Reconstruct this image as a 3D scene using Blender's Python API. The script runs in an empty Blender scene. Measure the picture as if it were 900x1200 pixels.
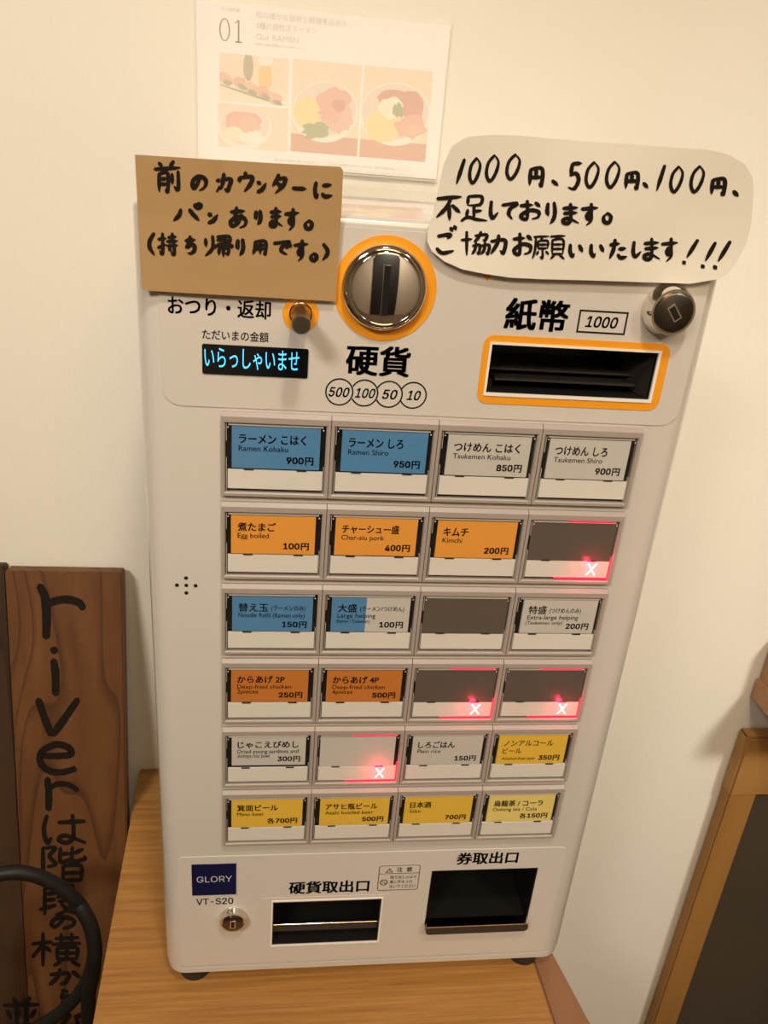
import bpy, bmesh, math, random
from mathutils import Vector, Matrix
from mathutils.geometry import tessellate_polygon
random.seed(7)
scn = bpy.context.scene
COL = scn.collection

# ------------------------------------------------------------------ frame of reference
# G frame (one unit = one button pitch = 66 mm): x right, y down, z into the wall; z = 0 is the machine's front face
S = 0.066
G0 = 19.06                      # floor level
CT = 7.70                       # counter top level
ZW = 4.0                        # wall plane
CAM = Vector((0.51816795, -2.42186372, -7.21743455))
RM = Matrix(((0.9913213, -0.07823532, -0.10564717),
             (0.02605521, 0.90462155, -0.42541859),
             (0.12885347, 0.41897385, 0.89880904)))
FPX = 972.0
def W(x, y, z=0.0):
    return Vector((S * x, S * z, S * (G0 - y)))
def ray(px, py):
    return RM.transposed() @ Vector(((px - 450) / FPX, (py - 600) / FPX, 1.0))
def U(px, py, z=0.0):           # photo measurement -> point of the plane at depth z
    d = ray(px, py); s = (z - CAM.z) / d.z
    p = CAM + d * s
    return p.x, p.y

# ------------------------------------------------------------------ camera
cd = bpy.data.cameras.new('camera'); cam = bpy.data.objects.new('camera', cd); COL.objects.link(cam)
def gv(r): return Vector((r[0], r[2], -r[1]))
rx, dn, fw = gv(RM[0]), gv(RM[1]), gv(RM[2])
m = Matrix(((rx.x, -dn.x, -fw.x), (rx.y, -dn.y, -fw.y), (rx.z, -dn.z, -fw.z))).to_4x4()
m.translation = W(*CAM)
cam.matrix_world = m
cd.sensor_fit = 'VERTICAL'; cd.sensor_height = 36.0; cd.lens = FPX / 1200 * 36.0
cd.clip_start = 0.01
scn.camera = cam

# ------------------------------------------------------------------ view, world, light
scn.view_settings.view_transform = 'Standard'; scn.view_settings.look = 'None'
scn.view_settings.gamma = 1.0; scn.view_settings.use_curve_mapping = False
scn.view_settings.exposure = 0.30
w = bpy.data.worlds.new('World'); scn.world = w; w.use_nodes = True
w.node_tree.nodes['Background'].inputs[0].default_value = (1.0, 0.72, 0.40, 1)
w.node_tree.nodes['Background'].inputs[1].default_value = 0.16
def light(name, kind, loc, energy, color, size=0.1, target=None, spot=None, blend=0.5):
    ld = bpy.data.lights.new(name, kind); ld.energy = energy; ld.color = color
    o = bpy.data.objects.new(name, ld); COL.objects.link(o); o.location = loc
    if kind == 'AREA': ld.shape = 'DISK'; ld.size = size
    else: ld.shadow_soft_size = size
    if spot: ld.spot_size = math.radians(spot); ld.spot_blend = blend
    if target is not None:
        o.rotation_euler = (Vector(target) - Vector(loc)).to_track_quat('-Z', 'Y').to_euler()
    return o
WARM = (1.0, 0.92, 0.785)
AMBER = (1.0, 0.68, 0.34)
light('downlight_key', 'SPOT', (0.15, -0.62, 2.42), 27, WARM, 0.06, (0.15, 0.26, 1.12), 66, 1.0)
light('downlight_right', 'SPOT', (1.25, -1.25, 2.42), 175, WARM, 0.22, (0.90, 0.26, 1.13), 53, 1.0)
light('added_fill_left', 'SPOT', (-0.75, -1.25, 2.42), 120, WARM, 0.22, (-0.30, 0.26, 1.13), 54, 1.0)  # added spot to brighten the left wall, no known fixture
light('ceiling_fill', 'AREA', (0.3, -1.3, 2.43), 13, AMBER, 0.9, (0.3, 0.1, 1.2))
light('added_fill_room', 'SPOT', (0.6, -2.0, 2.42), 110, WARM, 0.08, (0.5, -2.75, 1.0), 120, 1.0)  # added spot, lights the front room so the chrome reflects brighter

# ------------------------------------------------------------------ materials
def mat(name, col, rough=0.5, metal=0.0, spec=0.5, coat=0.0, noise=None, bump=None, emit=None):
    m_ = bpy.data.materials.new(name); m_.use_nodes = True
    nt = m_.node_tree; b = nt.nodes['Principled BSDF']
    b.inputs['Base Color'].default_value = (*col, 1); b.inputs['Roughness'].default_value = rough
    b.inputs['Metallic'].default_value = metal; b.inputs['Specular IOR Level'].default_value = spec
    b.inputs['Coat Weight'].default_value = coat
    if emit: b.inputs['Emission Color'].default_value = (*emit[0], 1); b.inputs['Emission Strength'].default_value = emit[1]
    tc = nt.nodes.new('ShaderNodeTexCoord')
    if noise:                                   # (scale, amount)
        n = nt.nodes.new('ShaderNodeTexNoise'); n.inputs['Scale'].default_value = noise[0]; n.inputs['Detail'].default_value = 5
        nt.links.new(tc.outputs['Object'], n.inputs['Vector'])
        mx = nt.nodes.new('ShaderNodeMix'); mx.data_type = 'RGBA'
        mx.inputs['A'].default_value = (*[c * (1 - noise[1]) for c in col], 1)
        mx.inputs['B'].default_value = (*[min(1, c * (1 + noise[1])) for c in col], 1)
        nt.links.new(n.outputs['Fac'], mx.inputs['Factor']); nt.links.new(mx.outputs['Result'], b.inputs['Base Color'])
    if bump:                                    # (scale, strength, distance)
        n = nt.nodes.new('ShaderNodeTexNoise'); n.inputs['Scale'].default_value = bump[0]; n.inputs['Detail'].default_value = 6
        nt.links.new(tc.outputs['Object'], n.inputs['Vector'])
        bp = nt.nodes.new('ShaderNodeBump'); bp.inputs['Strength'].default_value = bump[1]; bp.inputs['Distance'].default_value = bump[2]
        nt.links.new(n.outputs['Fac'], bp.inputs['Height']); nt.links.new(bp.outputs['Normal'], b.inputs['Normal'])
    return m_
def wood(name, c1, c2, scale=(3, 3, 60), rough=0.5, ring=0.0, pore=0.25, dist=4.0):
    """grain runs along the axis with the smallest scale"""
    m_ = bpy.data.materials.new(name); m_.use_nodes = True
    nt = m_.node_tree; b = nt.nodes['Principled BSDF']; b.inputs['Roughness'].default_value = rough
    tc = nt.nodes.new('ShaderNodeTexCoord'); mp = nt.nodes.new('ShaderNodeMapping'); mp.inputs['Scale'].default_value = scale
    nt.links.new(tc.outputs['Object'], mp.inputs['Vector'])
    n = nt.nodes.new('ShaderNodeTexNoise'); n.inputs['Scale'].default_value = 1.0; n.inputs['Detail'].default_value = 8; n.inputs['Roughness'].default_value = 0.65
    nt.links.new(mp.outputs[0], n.inputs['Vector'])
    r = nt.nodes.new('ShaderNodeValToRGB')
    r.color_ramp.elements[0].position = 0.3; r.color_ramp.elements[0].color = (*c2, 1)
    r.color_ramp.elements[1].position = 0.68; r.color_ramp.elements[1].color = (*c1, 1)
    nt.links.new(n.outputs['Fac'], r.inputs['Fac'])
    out = r.outputs['Color']
    if ring:
        mp2 = nt.nodes.new('ShaderNodeMapping'); mp2.inputs['Scale'].default_value = [s_ * ring for s_ in scale]
        nt.links.new(tc.outputs['Object'], mp2.inputs['Vector'])
        n2 = nt.nodes.new('ShaderNodeTexNoise'); n2.inputs['Scale'].default_value = 1.0; n2.inputs['Detail'].default_value = 1.0; n2.inputs['Distortion'].default_value = 0.4
        nt.links.new(mp2.outputs[0], n2.inputs['Vector'])
        ml = nt.nodes.new('ShaderNodeMath'); ml.operation = 'MULTIPLY'; ml.inputs[1].default_value = dist
        nt.links.new(n2.outputs['Fac'], ml.inputs[0])
        fr = nt.nodes.new('ShaderNodeMath'); fr.operation = 'FRACT'; nt.links.new(ml.outputs[0], fr.inputs[0])
        r2 = nt.nodes.new('ShaderNodeValToRGB')
        r2.color_ramp.elements[0].position = 0.72; r2.color_ramp.elements[0].color = (1, 1, 1, 1)
        r2.color_ramp.elements[1].position = 0.97; r2.color_ramp.elements[1].color = (0.42, 0.34, 0.28, 1)
        e = r2.color_ramp.elements.new(1.0); e.color = (1, 1, 1, 1)
        nt.links.new(fr.outputs[0], r2.inputs['Fac'])
        mx = nt.nodes.new('ShaderNodeMix'); mx.data_type = 'RGBA'; mx.blend_type = 'MULTIPLY'; mx.inputs['Factor'].default_value = 0.8
        nt.links.new(out, mx.inputs['A']); nt.links.new(r2.outputs['Color'], mx.inputs['B']); out = mx.outputs['Result']
    nt.links.new(out, b.inputs['Base Color'])
    bp = nt.nodes.new('ShaderNodeBump'); bp.inputs['Strength'].default_value = pore; bp.inputs['Distance'].default_value = 0.002
    nt.links.new(n.outputs['Fac'], bp.inputs['Height']); nt.links.new(bp.outputs['Normal'], b.inputs['Normal'])
    return m_
def clear(name, gloss=0.5, rough=0.03, tint=(1, 1, 1)):
    m_ = bpy.data.materials.new(name); m_.use_nodes = True; nt = m_.node_tree
    for n in list(nt.nodes): nt.nodes.remove(n)
    o = nt.nodes.new('ShaderNodeOutputMaterial'); t = nt.nodes.new('ShaderNodeBsdfTransparent'); t.inputs[0].default_value = (*tint, 1)
    g = nt.nodes.new('ShaderNodeBsdfGlossy'); g.inputs['Roughness'].default_value = rough
    fz = nt.nodes.new('ShaderNodeFresnel'); fz.inputs['IOR'].default_value = 1.49
    ml = nt.nodes.new('ShaderNodeMath'); ml.operation = 'MULTIPLY'; ml.inputs[1].default_value = gloss; ml.use_clamp = True
    x = nt.nodes.new('ShaderNodeMixShader')
    ge = nt.nodes.new('ShaderNodeNewGeometry'); iv = nt.nodes.new('ShaderNodeMath'); iv.operation = 'SUBTRACT'; iv.inputs[0].default_value = 1.0
    m2 = nt.nodes.new('ShaderNodeMath'); m2.operation = 'MULTIPLY'
    nt.links.new(ge.outputs['Backfacing'], iv.inputs[1]); nt.links.new(fz.outputs[0], ml.inputs[0]); nt.links.new(ml.outputs[0], m2.inputs[0]); nt.links.new(iv.outputs[0], m2.inputs[1]); nt.links.new(m2.outputs[0], x.inputs[0]); nt.links.new(t.outputs[0], x.inputs[1]); nt.links.new(g.outputs[0], x.inputs[2])
    nt.links.new(x.outputs[0], o.inputs[0])
    return m_

M = {}
M['wall'] = mat('wall_paper', (0.80, 0.76, 0.68), 0.85, noise=(6, 0.02), bump=(260, 0.12, 0.002))
M['plaster'] = mat('plaster', (0.60, 0.50, 0.38), 0.9, bump=(120, 0.1, 0.002))
M['floor'] = mat('floor_tile', (0.16, 0.10, 0.06), 0.5, noise=(8, 0.15))
M['body'] = mat('machine_enamel', (0.61, 0.57, 0.525), 0.28, coat=0.9, noise=(3, 0.015))
M['sheet'] = mat('face_film', (0.625, 0.585, 0.54), 0.36, noise=(4, 0.01))
M['frame'] = mat('button_housing', (0.37, 0.315, 0.285), 0.42)
M['black'] = mat('black_print', (0.012, 0.010, 0.010), 0.6, spec=0.2)
M['ink'] = mat('brush_ink', (0.012, 0.008, 0.006), 0.7, spec=0.15, noise=(300, 0.3))
M['dark'] = mat('dark_recess', (0.010, 0.009, 0.009), 0.35)
M['darkgrey'] = mat('dark_gasket', (0.028, 0.025, 0.022), 0.35)
M['orange'] = mat('orange_print', (0.87, 0.34, 0.015), 0.4)
M['white'] = mat('white_plastic', (0.86, 0.83, 0.77), 0.35)
M['chrome'] = mat('chrome', (0.78, 0.74, 0.69), 0.07, 1.0)
M['mirror'] = mat('polished_steel', (0.86, 0.83, 0.78), 0.035, 1.0)
M['brushed'] = mat('turned_steel', (0.33, 0.30, 0.27), 0.28, 1.0)
M['lockface'] = mat('lock_face_steel', (0.16, 0.145, 0.13), 0.3, 1.0)
M['rubber'] = mat('black_rubber', (0.018, 0.016, 0.015), 0.6)
M['kraft'] = mat('kraft_paper', (0.40, 0.25, 0.105), 0.8, noise=(30, 0.06), bump=(60, 0.15, 0.002))
M['paper'] = mat('white_paper', (0.80, 0.76, 0.67), 0.7, noise=(14, 0.02), bump=(18, 0.2, 0.004))
M['poster'] = mat('poster_paper', (0.90, 0.87, 0.84), 0.6)
M['blue'] = mat('blue_card', (0.085, 0.245, 0.46), 0.42, noise=(900, 0.10))
M['orangecard'] = mat('orange_card', (0.80, 0.34, 0.055), 0.42, noise=(900, 0.08))
M['rustcard'] = mat('rust_orange_card', (0.56, 0.19, 0.035), 0.42, noise=(900, 0.08))
M['yellowcard'] = mat('yellow_card', (0.78, 0.50, 0.06), 0.42, noise=(900, 0.08))
M['paleyellow'] = mat('pale_yellow_card', (0.80, 0.64, 0.20), 0.42, noise=(900, 0.06))
M['greycard'] = mat('light_grey_card', (0.57, 0.545, 0.50), 0.42, noise=(900, 0.05))
M['blank'] = mat('bare_grey_plate', (0.115, 0.095, 0.078), 0.25)
M['strip'] = mat('button_strip', (0.74, 0.70, 0.64), 0.35)
M['navy'] = mat('navy_plate', (0.002, 0.005, 0.050), 0.6, spec=0.2)
M['silverprint'] = mat('silver_print', (0.55, 0.58, 0.66), 0.4)
M['cyan'] = mat('cyan_display', (0.1, 0.5, 0.8), 0.5, emit=((0.04, 0.42, 0.95), 1.35))
M['screen'] = mat('display_window', (0.004, 0.005, 0.007), 0.12)
M['redglow'] = mat('red_edge_glow', (0.8, 0.02, 0.06), 0.3, emit=((1.0, 0.012, 0.06), 1.3))  # emissive stand-in for LED light caught in the acrylic edges
M['xlight'] = mat('cross_led', (1, 0.6, 0.6), 0.3, emit=((1.0, 0.60, 0.62), 1.6))
M['acrylic'] = clear('clear_acrylic', 1.0, 0.04)
M['acrylic_edge'] = mat('acrylic_edge', (0.50, 0.46, 0.42), 0.12, spec=0.8)
M['sleeve'] = clear('clear_sleeve', 1.6, 0.16)
M['reflectpanel'] = mat('dark_reflection_panel', (0.02, 0.018, 0.016), 0.5)
M['oak'] = wood('oak_veneer', (0.46, 0.225, 0.06), (0.28, 0.12, 0.026), (7, 190, 120), 0.45, 0, 0.4)
M['oaktrim'] = wood('brown_trim_wood', (0.27, 0.125, 0.058), (0.21, 0.095, 0.043), (40, 3, 40), 0.55)
M['cedar'] = wood('cedar_board', (0.155, 0.063, 0.018), (0.10, 0.036, 0.009), (45, 45, 2.0), 0.6, 0.30, 0.3, 7)
M['cedar2'] = wood('dark_cedar_board', (0.06, 0.027, 0.009), (0.042, 0.018, 0.006), (30, 30, 1.6), 0.65, 0.3, 0.3, 7)
M['pine'] = wood('pine_timber', (0.36, 0.18, 0.045), (0.29, 0.135, 0.03), (30, 30, 2), 0.6)
M['pineh'] = wood('pine_timber_rail', (0.40, 0.21, 0.06), (0.33, 0.16, 0.04), (2, 30, 30), 0.6)
M['redwood'] = wood('reddish_shelf_wood', (0.42, 0.23, 0.12), (0.35, 0.18, 0.09), (3, 30, 30), 0.6)
M['slate'] = mat('slate_board', (0.055, 0.040, 0.026), 0.7, noise=(5, 0.2))
M['cable'] = mat('cable_rubber', (0.010, 0.009, 0.008), 0.5, spec=0.3)
M['fingray'] = mat('poster_grey_print', (0.42, 0.36, 0.29), 0.6)
M['fainttext'] = mat('poster_faint_print', (0.74, 0.67, 0.60), 0.6)

# ------------------------------------------------------------------ mesh tools (points in G coordinates)
class MB:
    def __init__(s): s.v = []; s.f = []; s.m = []; s.mats = []
    def mi(s, m_):
        if m_ not in s.mats: s.mats.append(m_)
        return s.mats.index(m_)
    def add(s, vs, fs, m_):
        k = len(s.v); i = s.mi(m_); s.v += [tuple(v) for v in vs]
        for f in fs: s.f.append(tuple(a + k for a in f)); s.m.append(i)
    def box(s, x0, x1, y0, y1, z0, z1, m_):
        vs = [(x, y, z) for z in (z0, z1) for y in (y0, y1) for x in (x0, x1)]
        s.add(vs, [(0, 1, 3, 2), (4, 6, 7, 5), (0, 4, 5, 1), (2, 3, 7, 6), (0, 2, 6, 4), (1, 5, 7, 3)], m_)
    def prism(s, pts, z0, z1, m_, holes=None):          # pts: 2D outline; holes: list of outlines
        loops = [pts] + (holes or [])
        flat = [p for l in loops for p in l]; n = len(flat)
        tris = tessellate_polygon([[Vector((p[0], p[1], 0)) for p in l] for l in loops])
        vs = [(p[0], p[1], z0) for p in flat] + [(p[0], p[1], z1) for p in flat]
        fs = [tuple(t) for t in tris] + [tuple(a + n for a in reversed(t)) for t in tris]
        k = 0
        for l in loops:
            for i in range(len(l)):
                a, b_ = k + i, k + (i + 1) % len(l); fs.append((a, b_, b_ + n, a + n))
            k += len(l)
        s.add(vs, fs, m_)
    def lathe(s, cx, cy, prof, m_, n=48, axis='z'):     # prof: list of (radius, z)
        vs = []; fs = []
        for r, z in prof:
            for i in range(n):
                a = 2 * math.pi * i / n
                if axis == 'z': vs.append((cx + r * math.cos(a), cy + r * math.sin(a), z))
                else: vs.append((cx + r * math.cos(a), z, cy + r * math.sin(a)))
        for j in range(len(prof) - 1):
            for i in range(n):
                b_ = (i + 1) % n; fs.append((j * n + i, j * n + b_, (j + 1) * n + b_, (j + 1) * n + i))
        fs.append(tuple(range(n))); fs.append(tuple(reversed(range((len(prof) - 1) * n, len(prof) * n))))
        s.add(vs, fs, m_)
    def tube(s, pts, r, m_, n=12, closed=False):
        P = [Vector(p) for p in pts]; vs = []; fs = []; L = len(P)
        up = Vector((0.13, 0.2, 1)).normalized()
        for i, p in enumerate(P):
            t = (P[min(i + 1, L - 1)] - P[max(i - 1, 0)]).normalized()
            a = t.cross(up).normalized(); b_ = t.cross(a).normalized()
            rr = r[i] if isinstance(r, (list, tuple)) else r
            for k in range(n):
                q = 2 * math.pi * k / n; vs.append(tuple(p + a * rr * math.cos(q) + b_ * rr * math.sin(q)))
        for i in range(L - 1):
            for k in range(n):
                k2 = (k + 1) % n; fs.append((i * n + k, i * n + k2, (i + 1) * n + k2, (i + 1) * n + k))
        fs.append(tuple(range(n))); fs.append(tuple(reversed(range((L - 1) * n, L * n))))
        s.add(vs, fs, m_)

def finish(name, mb, parent=None, origin=(0, 0, 0), smooth=None, bevel=None, label=None):
    """origin: G point the object's origin sits at; parent origin is taken off"""
    o3 = Vector(origin); wo = W(*o3)
    me = bpy.data.meshes.new(name)
    me.from_pydata([tuple(W(*v) - wo) for v in mb.v], [], mb.f)
    for m_ in mb.mats: me.materials.append(m_)
    me.polygons.foreach_set('material_index', mb.m)
    bm = bmesh.new(); bm.from_mesh(me)
    bmesh.ops.recalc_face_normals(bm, faces=bm.faces)
    if bevel:
        es = [e for e in bm.edges if len(e.link_faces) == 2 and e.calc_face_angle(0) > 0.6]
        bmesh.ops.bevel(bm, geom=es, offset=bevel * S, segments=2, affect='EDGES', clamp_overlap=True)
    bm.to_mesh(me); bm.free()
    if smooth:
        me.polygons.foreach_set('use_smooth', [True] * len(me.polygons)); me.set_sharp_from_angle(angle=math.radians(smooth))
    o = bpy.data.objects.new(name, me); COL.objects.link(o)
    if parent is not None: o.parent = parent; o.location = wo - ROOTS[parent.name]
    else: o.location = wo
    ROOTS[o.name] = wo
    if label: o['label'] = label
    return o
ROOTS = {}                                  # world position of every object's origin
def thing(name, label, cat, origin, group=None):
    o = bpy.data.objects.new(name, None); COL.objects.link(o); o.empty_display_size = 0.05
    o.location = W(*origin); ROOTS[o.name] = W(*origin)
    o['label'] = label; o['category'] = cat
    if group: o['group'] = group
    return o
def struct(name, mb, **k):
    o = finish(name, mb, **k); o['kind'] = 'structure'; return o
def tag(o, label, cat, group=None):
    o['label'] = label; o['category'] = cat
    if group: o['group'] = group
    return o

def rrect(x0, y0, x1, y1, r, n=6):
    pts = []
    for cx, cy, a0 in ((x1 - r, y0 + r, -90), (x1 - r, y1 - r, 0), (x0 + r, y1 - r, 90), (x0 + r, y0 + r, 180)):
        for i in range(n + 1):
            a = math.radians(a0 + 90 * i / n); pts.append((cx + r * math.cos(a), cy + r * math.sin(a)))
    return pts
def circ(cx, cy, r, n=40, ry=None):
    return [(cx + r * math.cos(2 * math.pi * i / n), cy + (ry or r) * math.sin(2 * math.pi * i / n)) for i in range(n)]

# ------------------------------------------------------------------ lettering from the built-in font
_tc = {}
try: LATIN = bpy.data.fonts.load(bpy.utils.system_resource('DATAFILES', path='fonts') + '/Inter.woff2')     # Blender's own interface font
except Exception: LATIN = None
def glyphs(s, weight=0.0):
    key = (s, weight)
    if key in _tc: return _tc[key]
    c = bpy.data.curves.new('t', 'FONT'); c.body = s; c.resolution_u = 3
    if LATIN and (s.isupper() or s[0].isdigit() or s[0] == 'V') and s.isascii() and len(s) < 7: c.font = LATIN
    c.fill_mode = 'FRONT'
    o = bpy.data.objects.new('t', c); COL.objects.link(o)
    dg = bpy.context.evaluated_depsgraph_get(); dg.update()
    me = bpy.data.meshes.new_from_object(o.evaluated_get(dg))
    vs = [(v.co.x, v.co.y) for v in me.vertices]; fs = [tuple(p.vertices) for p in me.polygons]
    bpy.data.objects.remove(o); bpy.data.curves.remove(c); bpy.data.meshes.remove(me)
    if weight > 0:
        n0 = len(vs); v0, f0 = vs, fs; vs, fs = [], []
        for k, (dx, dy) in enumerate(((-1, -.7), (1, -.7), (-1, .7), (1, .7), (0, 0))):
            vs = vs + [(x + dx * weight, y + dy * weight) for x, y in v0]; fs = fs + [tuple(i + k * n0 for i in f) for f in f0]
    xs = [v[0] for v in vs]; ys = [v[1] for v in vs]
    r = (vs, fs, min(xs), max(xs), min(ys), max(ys)); _tc[key] = r
    return r
def text(mb, s, x0, y0, x1, y1, z, m_, weight=0.0, slant=0.0):      # fits the ink of s to the rectangle
    vs, fs, a, b_, c, d = glyphs(s, weight)
    o = []
    for x, y in vs:
        t = (d - y) / (d - c)
        o.append((x0 + (x - a) / (b_ - a) * (x1 - x0) + slant * (0.5 - t) * (y1 - y0), y0 + t * (y1 - y0), z))
    mb.add(o, fs, m_)
def text_w(mb, s, x0, base, h, z, m_, weight=0.0, right=None, stretch=1.0, maxw=None):   # by em height h, left (or right) aligned on a baseline
    vs, fs, a, b_, c, d = glyphs(s, weight)
    k = h; kx = k * stretch
    if maxw and (b_ - a) * kx > maxw: kx = maxw / (b_ - a)
    ox = (right - (b_ - a) * kx) if right is not None else x0
    mb.add([(ox + (x - a) * kx, base - y * k, z) for x, y in vs], fs, m_)
def text_px(mb, s, cx, cy, wpx, hpx, z, m_, weight=0.0, slant=0.0, mirror=1):     # by its measured centre and size in the photograph
    x, y = U(cx, cy, z); xa = U(cx - wpx / 2, cy, z)[0]; xb = U(cx + wpx / 2, cy, z)[0]
    ya = U(cx, cy - hpx / 2, z)[1]; yb = U(cx, cy + hpx / 2, z)[1]
    text(mb, s, x - (xb - xa) / 2, ya, x + (xb - xa) / 2, yb, z, m_, weight, slant)

# ------------------------------------------------------------------ brush strokes
def spline(pts, n=7):
    if len(pts) == 2:
        return [(pts[0][0] + (pts[1][0] - pts[0][0]) * i / 5, pts[0][1] + (pts[1][1] - pts[0][1]) * i / 5) for i in range(6)]
    o = []
    P = [pts[0]] + list(pts) + [pts[-1]]
    for i in range(1, len(P) - 2):
        for k in range(n):
            t = k / n; q = []
            for a in (0, 1):
                p0, p1, p2, p3 = P[i - 1][a], P[i][a], P[i + 1][a], P[i + 2][a]
                q.append(0.5 * (2 * p1 + (p2 - p0) * t + (2 * p0 - 5 * p1 + 4 * p2 - p3) * t * t + (3 * p1 - p0 - 3 * p2 + p3) * t ** 3))
            o.append(tuple(q))
    o.append(pts[-1]); return o
def ribbon(pts, wid, taper=0.35, start=0.9):
    """outline of a brush stroke as quads; pts in px, wid = full width"""
    P = spline(pts); n = len(P); L = []; R_ = []
    for i, p in enumerate(P):
        a = P[max(0, i - 1)]; b_ = P[min(n - 1, i + 1)]
        dx, dy = b_[0] - a[0], b_[1] - a[1]; l = math.hypot(dx, dy) or 1
        t = i / (n - 1)
        ww = wid / 2 * (start + (1.12 - start) * min(1, t * 3)) * (1 - (1 - taper) * max(0, (t - 0.72) / 0.28)) * (0.94 + 0.12 * random.random())
        L.append((p[0] - dy / l * ww, p[1] + dx / l * ww)); R_.append((p[0] + dy / l * ww, p[1] - dx / l * ww))
    d0 = (P[0][0] - P[1][0], P[0][1] - P[1][1]); l0 = math.hypot(*d0) or 1
    d1 = (P[-1][0] - P[-2][0], P[-1][1] - P[-2][1]); l1 = math.hypot(*d1) or 1
    cap0 = (P[0][0] + d0[0] / l0 * wid * 0.38, P[0][1] + d0[1] / l0 * wid * 0.38)
    cap1 = (P[-1][0] + d1[0] / l1 * wid * 0.30, P[-1][1] + d1[1] / l1 * wid * 0.30)
    vs = L + R_ + [cap0, cap1]
    fs = [(i, i + 1, n + i + 1, n + i) for i in range(n - 1)] + [(2 * n, 0, n), (n - 1, 2 * n + 1, 2 * n - 1)]
    return vs, fs
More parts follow.
